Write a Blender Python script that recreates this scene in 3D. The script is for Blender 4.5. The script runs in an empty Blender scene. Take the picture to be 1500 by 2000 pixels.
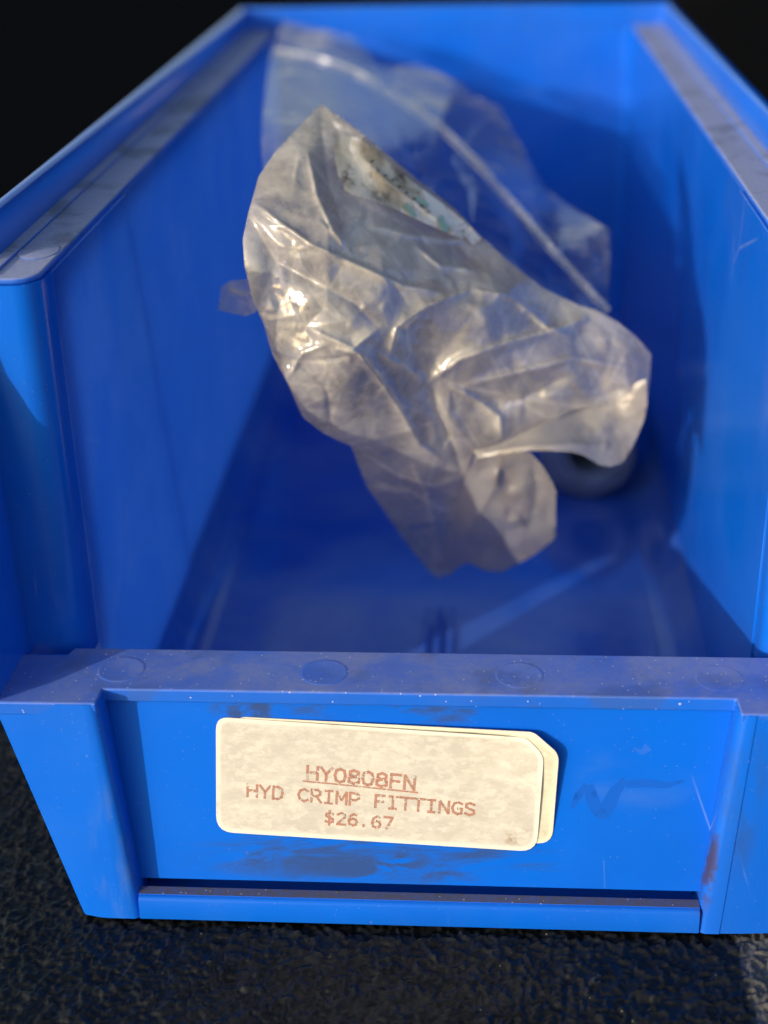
import bpy, bmesh, math, random
import numpy as np
from mathutils import Vector, Matrix, noise, geometry

S = 0.001                      # the scene is measured in millimetres, stored in metres
sc = bpy.context.scene

# ------------------------------------------------------------------ camera
CAM = np.array([12.799, -236.676, 206.376])
RGT = np.array([0.9977335783583938, 0.06343798249280957, -0.022434994838347256])
UPV = np.array([-0.007337976442091356, 0.4340076263611995, 0.9008793117627093])
FWD = np.array([-0.06688692486495394, 0.8986729119304528, -0.4334894885052585])
FPX = 2825.285                 # focal length in pixels of the 1500 px wide frame
cam = bpy.data.cameras.new("camera")
cam_ob = bpy.data.objects.new("camera", cam)
sc.collection.objects.link(cam_ob)
M = Matrix((RGT, UPV, -FWD)).transposed().to_4x4()
M.translation = Vector(CAM * S)
cam_ob.matrix_world = M
cam.sensor_fit = 'HORIZONTAL'
cam.sensor_width = 36
cam.lens = FPX / 1500 * 36
cam.clip_start = 0.01
cam.clip_end = 200
cam.dof.use_dof = True
cam.dof.focus_distance = 0.296
cam.dof.aperture_fstop = 11.5
sc.camera = cam_ob

# ------------------------------------------------------------------ sky, sun, exposure
SUN = Vector((1.0, 1.03, -0.325)).normalized()      # direction the light travels
elev = math.asin(-SUN.z)
w = bpy.data.worlds.new("World")
sc.world = w
w.use_nodes = True
nt = w.node_tree
nt.nodes.clear()
sky = nt.nodes.new('ShaderNodeTexSky')
sky.sky_type = 'NISHITA'
sky.sun_disc = False
sky.sun_elevation = elev
sky.dust_density = 2.5
sky.sun_rotation = math.atan2(-SUN.x, -SUN.y)
bg = nt.nodes.new('ShaderNodeBackground')
bg.inputs['Strength'].default_value = 0.15
out = nt.nodes.new('ShaderNodeOutputWorld')
nt.links.new(sky.outputs[0], bg.inputs[0])
nt.links.new(bg.outputs[0], out.inputs[0])

sun = bpy.data.lights.new("sun", 'SUN')
sun.energy = 2.3
sun.angle = math.radians(0.5)
sun.color = (1.0, 0.93, 0.83)
sun_ob = bpy.data.objects.new("sun", sun)
sc.collection.objects.link(sun_ob)
sun_ob.rotation_euler = SUN.to_track_quat('-Z', 'Y').to_euler()

sc.view_settings.view_transform = 'Standard'
sc.view_settings.look = 'None'
sc.view_settings.gamma = 1
sc.view_settings.use_curve_mapping = False
sc.view_settings.exposure = 0.56
sc.cycles.transparent_max_bounces = 24
sc.cycles.max_bounces = 10
sc.cycles.caustics_reflective = True
sc.cycles.caustics_refractive = False
sc.cycles.sample_clamp_indirect = 4.0


# ------------------------------------------------------------------ node helpers
class NT:
    def __init__(s, name):
        s.m = bpy.data.materials.new(name)
        s.m.use_nodes = True
        s.t = s.m.node_tree
        s.t.nodes.clear()
        s.o = s.t.nodes.new('ShaderNodeOutputMaterial')
        s.tc = s.t.nodes.new('ShaderNodeTexCoord')

    def n(s, typ, **kw):
        d = s.t.nodes.new('ShaderNode' + typ)
        for k, v in kw.items():
            if k in d.inputs:
                if hasattr(v, 'is_output') or isinstance(v, bpy.types.NodeSocket):
                    s.t.links.new(v, d.inputs[k])
                else:
                    d.inputs[k].default_value = v
            else:
                setattr(d, k, v)
        return d

    def mapped(s, scale=(1, 1, 1), loc=(0, 0, 0), rot=(0, 0, 0)):
        d = s.n('Mapping')
        s.t.links.new(s.tc.outputs['Object'], d.inputs['Vector'])
        d.inputs['Scale'].default_value = scale
        d.inputs['Location'].default_value = loc
        d.inputs['Rotation'].default_value = rot
        return d.outputs[0]

    def noise(s, scale, detail=4, rough=0.55, vec=None, dist=0.0):
        d = s.n('TexNoise')
        d.inputs['Scale'].default_value = scale
        d.inputs['Detail'].default_value = detail
        d.inputs['Roughness'].default_value = rough
        d.inputs['Distortion'].default_value = dist
        s.t.links.new(vec if vec is not None else s.tc.outputs['Object'], d.inputs['Vector'])
        return d.outputs[0]

    def ramp(s, fac, lo, hi, a=0.0, b=1.0, interp='SMOOTHSTEP'):
        d = s.n('MapRange')
        d.interpolation_type = interp
        s.t.links.new(fac, d.inputs[0])
        for i, v in enumerate((lo, hi, a, b)):
            d.inputs[i + 1].default_value = v
        return d.outputs[0]

    def math(s, op, a, b=0.0, c=0.0):
        d = s.n('Math')
        d.operation = op
        for i, v in enumerate((a, b, c)):
            if isinstance(v, bpy.types.NodeSocket):
                s.t.links.new(v, d.inputs[i])
            else:
                d.inputs[i].default_value = v
        return d.outputs[0]

    def mix(s, fac, a, b):
        d = s.n('Mix')
        d.data_type = 'RGBA'
        for i, v in ((0, fac), (6, a), (7, b)):
            if isinstance(v, bpy.types.NodeSocket):
                s.t.links.new(v, d.inputs[i])
            elif i == 0:
                d.inputs[0].default_value = v
            else:
                d.inputs[i].default_value = (*v, 1)
        return d.outputs[2]

    def link(s, a, b):
        s.t.links.new(a, b)

    def bump(s, h, strength, dist=0.0002):
        d = s.n('Bump')
        d.inputs['Strength'].default_value = strength
        d.inputs['Distance'].default_value = dist
        s.link(h, d.inputs['Height'])
        return d.outputs[0]

    def bsdf(s, color, rough, spec=0.5, normal=None, **kw):
        d = s.n('BsdfPrincipled')
        for k, v in (('Base Color', color), ('Roughness', rough), ('Specular IOR Level', spec)):
            if isinstance(v, bpy.types.NodeSocket):
                s.link(v, d.inputs[k])
            else:
                d.inputs[k].default_value = (*v, 1) if k == 'Base Color' else v
        if normal is not None:
            s.link(normal, d.inputs['Normal'])
        for k, v in kw.items():
            d.inputs[k].default_value = v
        return d

    def done(s, shader):
        s.link(shader, s.o.inputs[0])
        return s.m

    def specks(s, scale, size, keep):
        """small scattered grains: 1 on a grain"""
        v = s.n('TexVoronoi')
        v.inputs['Scale'].default_value = scale
        s.link(s.tc.outputs['Object'], v.inputs['Vector'])
        near = s.ramp(v.outputs['Distance'], size, size * 0.6)
        sep = s.n('SeparateColor')
        s.link(v.outputs['Color'], sep.inputs[0])
        return s.math('MULTIPLY', near, s.math('GREATER_THAN', sep.outputs[0], keep))

    def xyz(s):
        d = s.n('SeparateXYZ')
        s.link(s.tc.outputs['Object'], d.inputs[0])
        return d.outputs

    def blob(s, cx, cy, cz, rx, ry, rz):
        """soft ellipsoid mask in millimetres, 1 at the middle"""
        x, y, z = s.xyz()
        q = None
        for c, v, r in ((cx, x, rx), (cy, y, ry), (cz, z, rz)):
            if r is None:
                continue
            e = s.math('POWER', s.math('ABSOLUTE', s.math('MULTIPLY_ADD', v, 1000.0 / r, -c / r)), 2.0)
            q = e if q is None else s.math('ADD', q, e)
        return s.ramp(q, 1.0, 0.15)


BLUE = (0.001, 0.118, 0.64)
BLUE2 = (0.0015, 0.104, 0.58)
DUST = (0.36, 0.345, 0.34)


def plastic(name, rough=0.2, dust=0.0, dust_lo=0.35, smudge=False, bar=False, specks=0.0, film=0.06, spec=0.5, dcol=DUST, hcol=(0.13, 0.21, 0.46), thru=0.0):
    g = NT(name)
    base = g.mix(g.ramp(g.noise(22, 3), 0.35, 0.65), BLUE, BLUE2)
    # thin handling haze; on left wall and floor a painted stand-in for reflected light
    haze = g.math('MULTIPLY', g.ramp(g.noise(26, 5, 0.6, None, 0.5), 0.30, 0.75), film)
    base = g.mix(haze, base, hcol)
    r = g.math('ADD', g.math('MULTIPLY', g.noise(55, 5, 0.6), 0.16), rough - 0.08)
    if smudge:
        st = g.mapped((0.55, 1, 1.9))
        a = g.math('MULTIPLY', g.blob(-9, 0, 11.5, 46, None, 7.5), g.ramp(g.noise(85, 7, 0.62, st, 0.8), 0.40, 0.62))
        b = g.math('MULTIPLY', g.blob(-4, 0, 45.5, 30, None, 5), g.ramp(g.noise(150, 6, 0.6, st), 0.46, 0.68))
        b2 = g.math('MULTIPLY', g.blob(-34, 0, 44.5, 9, None, 3.5), g.ramp(g.noise(190, 5, 0.6), 0.42, 0.62))
        d2 = g.math('MULTIPLY', g.blob(-8, 0, 11, 15, None, 4), g.ramp(g.noise(170, 6, 0.6, st, 1.0), 0.40, 0.58))
        c = g.math('MAXIMUM', g.math('MAXIMUM', a, b), g.math('MAXIMUM', b2, d2))
        base = g.mix(g.math('MULTIPLY', c, 0.7), base, (0.028, 0.04, 0.055))
        r = g.math('ADD', r, g.math('MULTIPLY', c, 0.25))
        # pale rub marks round the old writing
        e = g.math('MULTIPLY', g.blob(44, 0, 31, 15, None, 9), g.ramp(g.noise(60, 5, 0.6, g.mapped((0.6, 1, 1.6))), 0.4, 0.7))
        base = g.mix(g.math('MULTIPLY', e, 0.16), base, (0.12, 0.2, 0.42))
    if bar:
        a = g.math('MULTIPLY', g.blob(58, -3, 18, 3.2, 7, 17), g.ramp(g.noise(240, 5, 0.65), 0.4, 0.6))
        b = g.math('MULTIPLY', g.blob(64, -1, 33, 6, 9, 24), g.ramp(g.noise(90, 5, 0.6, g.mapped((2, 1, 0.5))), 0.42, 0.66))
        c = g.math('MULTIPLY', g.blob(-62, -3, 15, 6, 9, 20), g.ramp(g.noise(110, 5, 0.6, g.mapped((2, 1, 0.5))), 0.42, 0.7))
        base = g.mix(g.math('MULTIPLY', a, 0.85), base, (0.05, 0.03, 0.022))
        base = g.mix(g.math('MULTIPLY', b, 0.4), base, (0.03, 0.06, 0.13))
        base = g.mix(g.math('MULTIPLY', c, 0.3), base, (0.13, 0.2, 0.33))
    if dust:
        dm = g.ramp(g.noise(42, 6, 0.62, None, 0.7), dust_lo, dust_lo + 0.3, 0.45, 1.0)
        fine = g.ramp(g.noise(900, 2, 0.5), 0.3, 0.7, 0.75, 1.0)
        geo = g.n('NewGeometry')
        nz = g.n('SeparateXYZ'); g.link(geo.outputs['True Normal'], nz.inputs[0])
        up = g.ramp(nz.outputs[2], 0.45, 0.9, 0.06, 1.0)
        dm = g.math('MULTIPLY', g.math('MULTIPLY', g.math('MULTIPLY', dm, fine), dust), up)
        base = g.mix(dm, base, dcol)
        st2 = g.math('MULTIPLY', g.math('MULTIPLY', g.ramp(g.noise(46, 6, 0.65, g.mapped((1, 1, 1), (7, 3, 2)), 0.6), 0.54, 0.76), 0.22), up)
        base = g.mix(st2, base, (0.055, 0.055, 0.05))
        wet = g.math('MULTIPLY', g.ramp(g.noise(60, 4, 0.6, g.mapped((1, 1, 1), (3, 1, 0))), 0.52, 0.66), 0.55 * dust)
        base = g.mix(wet, base, (0.06, 0.075, 0.09))
        r = g.math('ADD', r, g.math('MULTIPLY', dm, 0.5))
    if specks:
        k = g.math('MAXIMUM', g.specks(800, 0.16, 0.66), g.specks(230, 0.075, 0.86))
        base = g.mix(g.math('MULTIPLY', k, specks), base, (0.75, 0.72, 0.66))
    # hair scratches
    wv = g.n('TexVoronoi')
    wv.feature = 'DISTANCE_TO_EDGE'
    wv.inputs['Scale'].default_value = 26
    g.link(g.mapped((1.0, 0.8, 0.35), rot=(0.3, 0.2, 0.5)), wv.inputs['Vector'])
    scr = g.math('MULTIPLY', g.ramp(wv.outputs['Distance'], 0.006, 0.0), g.ramp(g.noise(30, 3), 0.55, 0.66))
    base = g.mix(g.math('MULTIPLY', scr, 0.26), base, (0.3, 0.4, 0.62))
    nrm = g.bump(g.noise(70, 3, 0.5), 0.12, 0.0008)
    b = g.bsdf(base, r, spec, nrm)
    if thru:            # thin sunlit plastic lets some light through
        t = g.n('BsdfTranslucent')
        t.inputs['Color'].default_value = (0.16, 0.42, 0.97, 1)
        m = g.n('MixShader')
        m.inputs[0].default_value = thru
        g.link(b.outputs[0], m.inputs[1]); g.link(t.outputs[0], m.inputs[2])
        return g.done(m.outputs[0])
    return g.done(b.outputs[0])


M_IN = plastic('blue_plastic_inside', 0.17, film=0.1, specks=0.06)
M_INL = plastic('blue_plastic_lightened_wall', 0.19, film=0.8, specks=0.08, hcol=(0.20, 0.31, 0.66), thru=0.44)  # strong pale haze puts the wall's missing reflected light into its colour
M_FLOOR = plastic('blue_plastic_floor', 0.13, film=0.6, specks=0.15, spec=0.9, hcol=(0.20, 0.30, 0.62), thru=0.2)  # floor colour paled in place of a milky sky reflection
M_FRONT = plastic('blue_plastic_front', 0.36, smudge=True, film=0.02, specks=0.05, spec=0.2)
M_BAR = plastic('blue_plastic_posts', 0.36, bar=True, film=0.05, specks=0.06, spec=0.22)
M_LIP = plastic('blue_plastic_dusty_lip', 0.4, dust=0.52, dust_lo=0.34, specks=0.6)
M_LEDGE = plastic('blue_plastic_dusty_ledge', 0.42, dust=0.85, dust_lo=0.12, specks=0.6, dcol=(0.37, 0.38, 0.44))
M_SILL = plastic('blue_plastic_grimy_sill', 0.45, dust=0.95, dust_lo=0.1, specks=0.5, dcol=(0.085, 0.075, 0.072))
M_MARK = plastic('blue_plastic_ejector_mark', 0.33, dust=0.34, dust_lo=0.42, specks=0.8)


# ------------------------------------------------------------------ mesh helpers
def link(name, me, mat, parent=None, smooth=False):
    o = bpy.data.objects.new(name, me)
    sc.collection.objects.link(o)
    if mat is not None:
        for m in (mat if isinstance(mat, (list, tuple)) else [mat]):
            me.materials.append(m)
    if parent is not None:
        o.parent = parent
    if smooth:
        me.shade_smooth()
    return o


def mesh(name, verts, faces, mat, parent=None, smooth=False, bevel=0.0, seg=2, idx=None):
    me = bpy.data.meshes.new(name)
    me.from_pydata([tuple(float(c) * S for c in v) for v in verts], [], [tuple(int(i) for i in f) for f in faces])
    bm = bmesh.new()
    bm.from_mesh(me)
    bmesh.ops.recalc_face_normals(bm, faces=bm.faces)
    bm.to_mesh(me)
    bm.free()
    if idx is not None:
        for p, i in zip(me.polygons, idx):
            p.material_index = i
    o = link(name, me, mat, parent, smooth)
    if bevel:
        b = o.modifiers.new('bevel', 'BEVEL')
        b.width = bevel * S
        b.segments = seg
        b.limit_method = 'ANGLE'
        b.angle_limit = math.radians(35)
        b.harden_normals = True
        me.shade_smooth()
        if hasattr(me, 'set_sharp_from_angle'):
            me.set_sharp_from_angle(angle=math.radians(40))
    elif smooth:
        me.set_sharp_from_angle(angle=math.radians(40))
    return o


def loft(rings, closed=True, caps=True):
    """rings of equal length -> verts, faces"""
    n = len(rings[0])
    V = [p for r in rings for p in r]
    F = []
    for k in range(len(rings) - 1):
        for i in range(n if closed else n - 1):
            j = (i + 1) % n
            F.append((k * n + i, k * n + j, (k + 1) * n + j, (k + 1) * n + i))
    if caps:
        F.append(tuple(range(n))[::-1])
        F.append(tuple((len(rings) - 1) * n + i for i in range(n)))
    return V, F


def arc(cx, cy, r, a0, a1, n=6):
    return [(cx + r * math.cos(math.radians(a0 + (a1 - a0) * i / n)),
             cy + r * math.sin(math.radians(a0 + (a1 - a0) * i / n))) for i in range(n + 1)]


def empty(name, loc, label, cat, group=None):
    o = bpy.data.objects.new(name, None)
    sc.collection.objects.link(o)
    o.empty_display_size = 0.02
    o['label'] = label
    o['category'] = cat
    if group:
        o['group'] = group
    return o


# ================================================================== GROUND
def make_ground():
    x0, x1, y0, y1, st = -128, 98, -48, 80, 0.4
    nx, ny = int((x1 - x0) / st), int((y1 - y0) / st)
    X, Y = np.meshgrid(np.linspace(x0, x1, nx), np.linspace(y0, y1, ny))
    rng = np.random.default_rng(5)

    def vnoise(x, y, seed):
        r = np.random.default_rng(seed).random((512, 512))
        xi, yi = np.floor(x).astype(int), np.floor(y).astype(int)
        fx, fy = x - xi, y - yi
        fx, fy = fx * fx * (3 - 2 * fx), fy * fy * (3 - 2 * fy)
        g = lambda a, b: r[(yi + b) % 512, (xi + a) % 512]
        return (g(0, 0) * (1 - fx) + g(1, 0) * fx) * (1 - fy) + (g(0, 1) * (1 - fx) + g(1, 1) * fx) * fy

    wx = X + 1.5 * (vnoise(X / 1.7, Y / 1.7, 1) - .5)
    wy = Y + 1.5 * (vnoise(X / 1.7, Y / 1.7, 2) - .5)
    ridge = lambda sc_, sd: (1 - np.abs(2 * vnoise(wx / sc_ + sd, wy / sc_, sd) - 1)) ** 4.5
    Z = 0.6 * ridge(2.0, 3) + 0.6 * ridge(1.4, 4) + 0.22 * vnoise(X / 0.9, Y / 0.9, 6) + 0.35 * vnoise(X / 6, Y / 6, 7)
    Z = (Z - Z.max()) * 1.1
    edge = np.minimum.reduce([X - x0, x1 - X, Y - y0, y1 - Y])
    Z = Z * np.clip(edge / 4, 0, 1) - 0.05
    V = np.stack([X, Y, Z], -1).reshape(-1, 3) * S
    i = np.arange((ny - 1) * nx).reshape(ny - 1, nx)[:, :-1].ravel()
    F = np.stack([i, i + 1, i + nx + 1, i + nx], 1)
    # the plain sheet that reaches on to the horizon, joined round the grained patch
    R = 40000
    far = np.array([(-R, -R), (R, -R), (R, R), (-R, R)], float)
    n0 = len(V)
    ring = [0, nx - 1, nx * ny - 1, nx * (ny - 1)]
    V = np.vstack([V, np.column_stack([far * S, np.full(4, -0.05 * S)])])
    F2 = [(n0 + k, n0 + (k + 1) % 4, ring[(k + 1) % 4], ring[k]) for k in range(4)]
    # sheet borders follow the patch's own border vertices
    b0 = list(range(0, nx)); b1 = [k * nx + nx - 1 for k in range(ny)]
    b2 = list(range(nx * ny - 1, nx * (ny - 1) - 1, -1)); b3 = [k * nx for k in range(ny - 1, -1, -1)]
    faces = F.tolist()
    for k, bb in enumerate((b0, b1, b2, b3)):
        faces.append([n0 + k, n0 + (k + 1) % 4] + bb[::-1])
    me = bpy.data.meshes.new('ground')
    me.from_pydata(V.tolist(), [], faces)
    g = NT('black_grained_plastic')
    base = g.mix(g.ramp(g.noise(160, 5, 0.6), 0.35, 0.7), (0.005, 0.0055, 0.006), (0.011, 0.0115, 0.012))
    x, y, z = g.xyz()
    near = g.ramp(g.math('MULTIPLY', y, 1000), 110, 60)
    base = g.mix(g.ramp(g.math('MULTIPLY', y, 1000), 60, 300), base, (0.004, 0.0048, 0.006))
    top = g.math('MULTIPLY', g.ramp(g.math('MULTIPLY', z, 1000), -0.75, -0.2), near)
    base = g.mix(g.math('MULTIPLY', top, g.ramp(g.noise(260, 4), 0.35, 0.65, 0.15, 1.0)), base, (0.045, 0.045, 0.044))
    # sunlit strip to the right, painted in lighter with a ragged edge
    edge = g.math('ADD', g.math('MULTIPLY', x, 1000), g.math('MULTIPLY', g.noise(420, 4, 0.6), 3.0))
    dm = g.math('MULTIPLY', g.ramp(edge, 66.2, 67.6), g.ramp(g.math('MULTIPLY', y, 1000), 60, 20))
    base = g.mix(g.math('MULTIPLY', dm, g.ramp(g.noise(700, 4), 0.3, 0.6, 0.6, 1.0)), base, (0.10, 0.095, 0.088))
    k = g.math('MULTIPLY', g.specks(520, 0.12, 0.93), 0.5)
    base = g.mix(k, base, (0.35, 0.33, 0.28))
    n = g.bump(g.noise(1500, 3, 0.6), 0.3, 0.0002)
    rough = g.ramp(g.noise(500, 3), 0.3, 0.7, 0.30, 0.48)
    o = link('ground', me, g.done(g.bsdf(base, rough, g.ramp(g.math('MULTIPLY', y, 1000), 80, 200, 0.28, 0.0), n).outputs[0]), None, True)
    o['kind'] = 'structure'
    return o


make_ground()

def make_added_board():  # added board: cuts sky light and darkens reflections at the right
    V = [(70, 820, -0.2), (2600, 820, -0.2), (2600, 850, -0.2), (70, 850, -0.2), (70, 820, 1100), (2600, 820, 1100), (2600, 850, 1100), (70, 850, 1100)]
    F = [(0, 1, 5, 4), (1, 2, 6, 5), (2, 3, 7, 6), (3, 0, 4, 7), (4, 5, 6, 7)]
    g = NT('matt_black_board')
    base = g.mix(g.ramp(g.noise(6, 4), 0.35, 0.65), (0.002, 0.0025, 0.0035), (0.0035, 0.004, 0.005))
    o = mesh('added_board', V, F, g.done(g.bsdf(base, 0.8, 0.02).outputs[0]), None, bevel=3)
    o['label'] = 'matt black board added behind the right side of the bin to darken reflections'
    o['category'] = 'board'


make_added_board()

# ================================================================== STORAGE BIN
BIN = empty('storage_bin', (0, 0, 0),
            'blue plastic hopper bin with dusty rims and a paper price label on its front', 'storage bin')
H, ZL, LIP, LB = 137.5, 129.0, 49.6, 373.0


def wallx(z):
    return 70.9 + 0.9 * z / ZL


def make_bin():
    # floor with rounded sides
    prof = [(-71.0, 13)] + [(x, z) for x, z in arc(-60, 13, 11, 180, 270, 8)][1:] \
        + [(x, z) for x, z in arc(60, 13, 11, 270, 360, 8)]
    prof = [(x, z) for x, z in prof] + [(73.2, 13)] + [(x, z) for x, z in arc(60, 13, 12.9, 350, 280, 7)] + [(60, 0.15), (-60, 0.15)] + [(x, z) for x, z in arc(-60, 13, 12.9, 260, 190, 7)] + [(-73.2, 13)]
    V, F = loft([[(x, 9 if yy == 0 else LB + 2, z) for x, z in prof] for yy in (0, 1)])
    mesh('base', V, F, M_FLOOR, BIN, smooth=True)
    for x in (-2.3, 1.2, 4.7):
        pr = [(x - .95, 1.95), (x - .7, 2.75), (x + .7, 2.75), (x + .95, 1.95)]
        V, F = loft([[(a, 24, b) for a, b in pr], [(a, 123.5, b) for a, b in pr]])
        mesh('floor_rib', V, F, M_FLOOR, BIN, bevel=0.25)
    for s in (-1, 1):
        # lower side wall: the field behind a slanting edge, and the slightly proud field in front of it
        def slab(name, yz, d, mat):
            V, F = loft([[(s * (wallx(z) - d), y, z) for y, z in yz], [(s * (73.4 + 1.2 * (z - 13) / 115), y, z) for y, z in yz]])
            return mesh(name, V, F, mat, BIN, bevel=0.25)
        zt = ZL - 1.3
        ed = lambda z: 98 + .27 * (125 - z)
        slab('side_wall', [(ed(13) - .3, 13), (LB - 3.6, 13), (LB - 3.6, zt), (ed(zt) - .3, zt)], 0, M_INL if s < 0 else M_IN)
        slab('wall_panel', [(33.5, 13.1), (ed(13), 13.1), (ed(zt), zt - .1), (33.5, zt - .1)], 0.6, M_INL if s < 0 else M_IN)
        # rounded corner post where the wall returns outwards at the mouth
        pr = [(wallx(60), 34.0), (wallx(60), 30.5)] + [(wallx(60) + 5.2 + 5.2 * math.cos(math.radians(a)), 29.2 + 5.2 * math.sin(math.radians(a)))
                                          for a in (180, 200, 220, 240, 255, 270)] + [(88.2, 24.6), (88.2, 26.8), (78, 27.4), (74.4, 34.0)]
        V, F = loft([[(s * (x - 0.5 * (1 - z / ZL)), y - 1.6 * (1 - z / ZL), z) for x, y in pr] for z in (44, 60, 90, ZL - 1.35)])
        mesh('corner_post', V, F, M_IN, BIN, smooth=True)
        # dusty ledge under the rim
        st = [(71.75, 36), (71.75, 31)] + [(71.75 + 5.2 + 5.2 * math.cos(math.radians(a)), 29.4 + 5.2 * math.sin(math.radians(a))) for a in (190, 215, 240, 262)] \
            + [(83.6, 24.1), (83.6, LB + .5), (71.75, LB + .5)]
        V, F = loft([[(s * x, y, z) for x, y in st] for z in (ZL - 1.3, ZL)])
        mesh('ledge', V, F, M_LEDGE, BIN, bevel=0.55, seg=3)
        # fine groove line along the outer side of the ledge
        pr = [(80.1, ZL + .02), (80.3, ZL + .55), (82.9, ZL + .75), (82.9, ZL + .02)]
        V, F = loft([[(s * x, 25.5, z) for x, z in pr], [(s * x, LB - .1, z) for x, z in pr]])
        mesh('ledge_bead', V, F, M_LEDGE, BIN, bevel=0.15)
        # rim
        pr = [(82.6, ZL - 1.2), (83.7, H - .9), (84.1, H - .25), (84.8, H), (86.0, H), (86.5, H - .4), (86.5, H - 2.6), (85.2, ZL - 1.2)]
        V, F = loft([[(s * x, 38.0, z) for x, z in pr], [(s * x, LB + 3.0, z) for x, z in pr]])
        mesh('rim', V, F, M_IN, BIN, smooth=True)
        # wing of the mouth
        pr = [(60, H - .15), (40, H - .15), (30, 127), (16, 107), (-2, 75), (-2, LIP + 3), (1.0, LIP - .6), (1.0, LIP - 2.9), (24.9, LIP - 2.9), (24.9, ZL - 2), (60, ZL - 2)]
        V, F = loft([[(s * (x + (0.0 if z > 60 else -1.4)), y, z) for y, z in pr] for x in (84.2, 86.4)])
        mesh('wing', V, F, M_IN, BIN, bevel=0.5)
        # front post
        rings = []
        for k in (0, .2, .5, .8, 1.0):
            z = LIP * k - (0.25 if k == 1 else 0)
            yf = -5.3 * (1 - k)
            xi = 57.2 + 5.5 * k
            xo = (70.0 if s < 0 else 75.5) + (14.5 if s < 0 else 11) * k
            cr = xi + 3.9 - 1.3 * k
            st = .22 if s > 0 else .03
            ring = [(xi + .25, yf + 9.5), (xi, yf + 2.0), (xi + .22, yf + 1.05), (xi + .8, yf + .35), (xi + 1.7, yf), (cr + .6, yf + .02), (cr + .72, yf + st), (cr + 4.4, yf + st + .08),
                    (xo - .7, yf + .9), (xo, yf + 1.7), (xo - 2, yf + 13), (xo - 4, yf + 19.0), (xi + 6, yf + 19)]
            rings.append([(s * x, y, z) for x, y in ring])
        V, F = loft(rings)
        mesh('front_post', V, F, M_BAR, BIN, smooth=True)
        # ejector disc on the ledge end
        V, F = loft([[(s * 76.3 + rr * math.cos(t * math.pi / 16), 43 + 1.45 * rr * math.sin(t * math.pi / 16), z) for t in range(32)]
                     for rr, z in ((4.0, ZL - .3), (4.0, ZL + .12), (3.75, ZL + .2))])
        mesh('ejector_mark', V, F, M_LEDGE, BIN, smooth=True)
    # back wall: lower and upper part with rounded corners
    def back(name, xh, z0, z1, rr, y0):
        inner = [(-xh, y0 - rr)] + arc(-xh + rr, y0 - rr, rr, 180, 90, 6) + arc(xh - rr, y0 - rr, rr, 90, 0, 6)
        outer = [(xh + 1.2, y0 - rr), (xh + 1.2, y0 + 2.4), (-xh - 1.2, y0 + 2.4), (-xh - 1.2, y0 - rr)]
        rg = []
        for z in (z0, z1):
            dr = 2.8 * (1 - z / H)
            rg.append([(x, y - dr, z) for x, y in inner] + [(x, y, z) for x, y in outer])
        V, F = loft(rg)
        return mesh(name, V, F, M_IN, BIN, smooth=True)
    back('back_wall', 71.6, 2.1, ZL - .1, 4.0, LB + .4)
    back('back_wall', 83.3, ZL + .05, H - .6, 2.0, LB + .55)
    pr = [(LB + .2, H - 1.2), (LB + .5, H - .35), (LB + 1.2, H + .05), (LB + 3.2, H + .05), (LB + 4, H - .5), (LB + 4, H - 3)]
    V, F = loft([[(-86.6, y, z) for y, z in pr], [(86.6, y, z) for y, z in pr]])
    mesh('back_rim', V, F, M_IN, BIN, smooth=True)
    # front panel, recessed between the posts
    def py(z):
        return 0.4 + (z - 5) * .165
    V, F = loft([[(-63.4, py(z), z), (63.4, py(z), z), (63.4, py(z) + 2.6, z), (-63.4, py(z) + 2.6, z)] for z in (6.0, 46.9)])
    mesh('front_panel', V, F, M_FRONT, BIN)
    V, F = loft([[(-63.0, 8.0, z), (63.0, 8.0, z), (63.0, 9.4, z), (-63.0, 9.4, z)] for z in (1.2, 7.6)])
    mesh('inner_front_wall', V, F, M_IN, BIN)
    # lip
    for zz in ((LIP - 3.1, LIP),):
        out = [(-85.2, 0.15), (-62.9, 0.15), (-62.75, 5.6), (62.75, 5.6), (62.9, 0.15), (85.2, 0.15), (85.2, 18.6), (73.6, 18.6), (72.6, 21.4),
               (-72.6, 21.4), (-73.6, 18.6), (-85.2, 18.6)]
        V, F = loft([[(x, y, z) for x, y in out] for z in zz])
        F2 = F
        mesh('front_lip', V, F2, M_LIP, BIN, bevel=0.5, seg=3)
    # lip skirt inside
    V, F = loft([[(-72, 20.6, z), (72, 20.6, z), (72, 18.2, z), (-72, 18.2, z)] for z in (LIP - 14, LIP - 3.0)])
    mesh('lip_skirt', V, F, M_IN, BIN)
    V, F = loft([[(-72, y0, z), (72, y0, z), (72, y0 + 2.4, z), (-72, y0 + 2.4, z)] for y0, z in ((8.2, 2.1), (15.9, LIP - 3.2))])
    mesh('inner_front_wall', V, F, M_IN, BIN)
    # ejector marks on the lip
    for x, rz in ((-60.7, .12), (-18.8, .1), (20.8, .1), (60.6, .05)):
        rr = 4.9
        V, F = loft([[(x + q * math.cos(t * math.pi / 20), 13.0 + q * math.sin(t * math.pi / 20), z) for t in range(40)]
                     for q, z in ((rr, LIP - .4), (rr, LIP + rz * .2), (rr - .3, LIP + rz * .75), (rr - .6, LIP + rz * .75), (rr - .9, LIP + rz * .45))])
        mesh('ejector_mark', V, F, M_MARK if -40 < x < 0 else M_LIP, BIN, smooth=True)
    # sill under the panel: rounded front bar and its grimy top
    pr = [(-5.2, 0.02), (-5.35, 0.5), (-5.0, 4.6), (-4.7, 5.15), (-4.3, 5.4), (-1.5, 5.3), (-1.2, 1.5), (7.5, 1.4), (7.5, 0.02)]
    V, F = loft([[(x, y, z) for y, z in pr] for x in (-57.6, 57.6)])
    mesh('bottom_rail', V, F, M_BAR, BIN, smooth=True)
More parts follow.
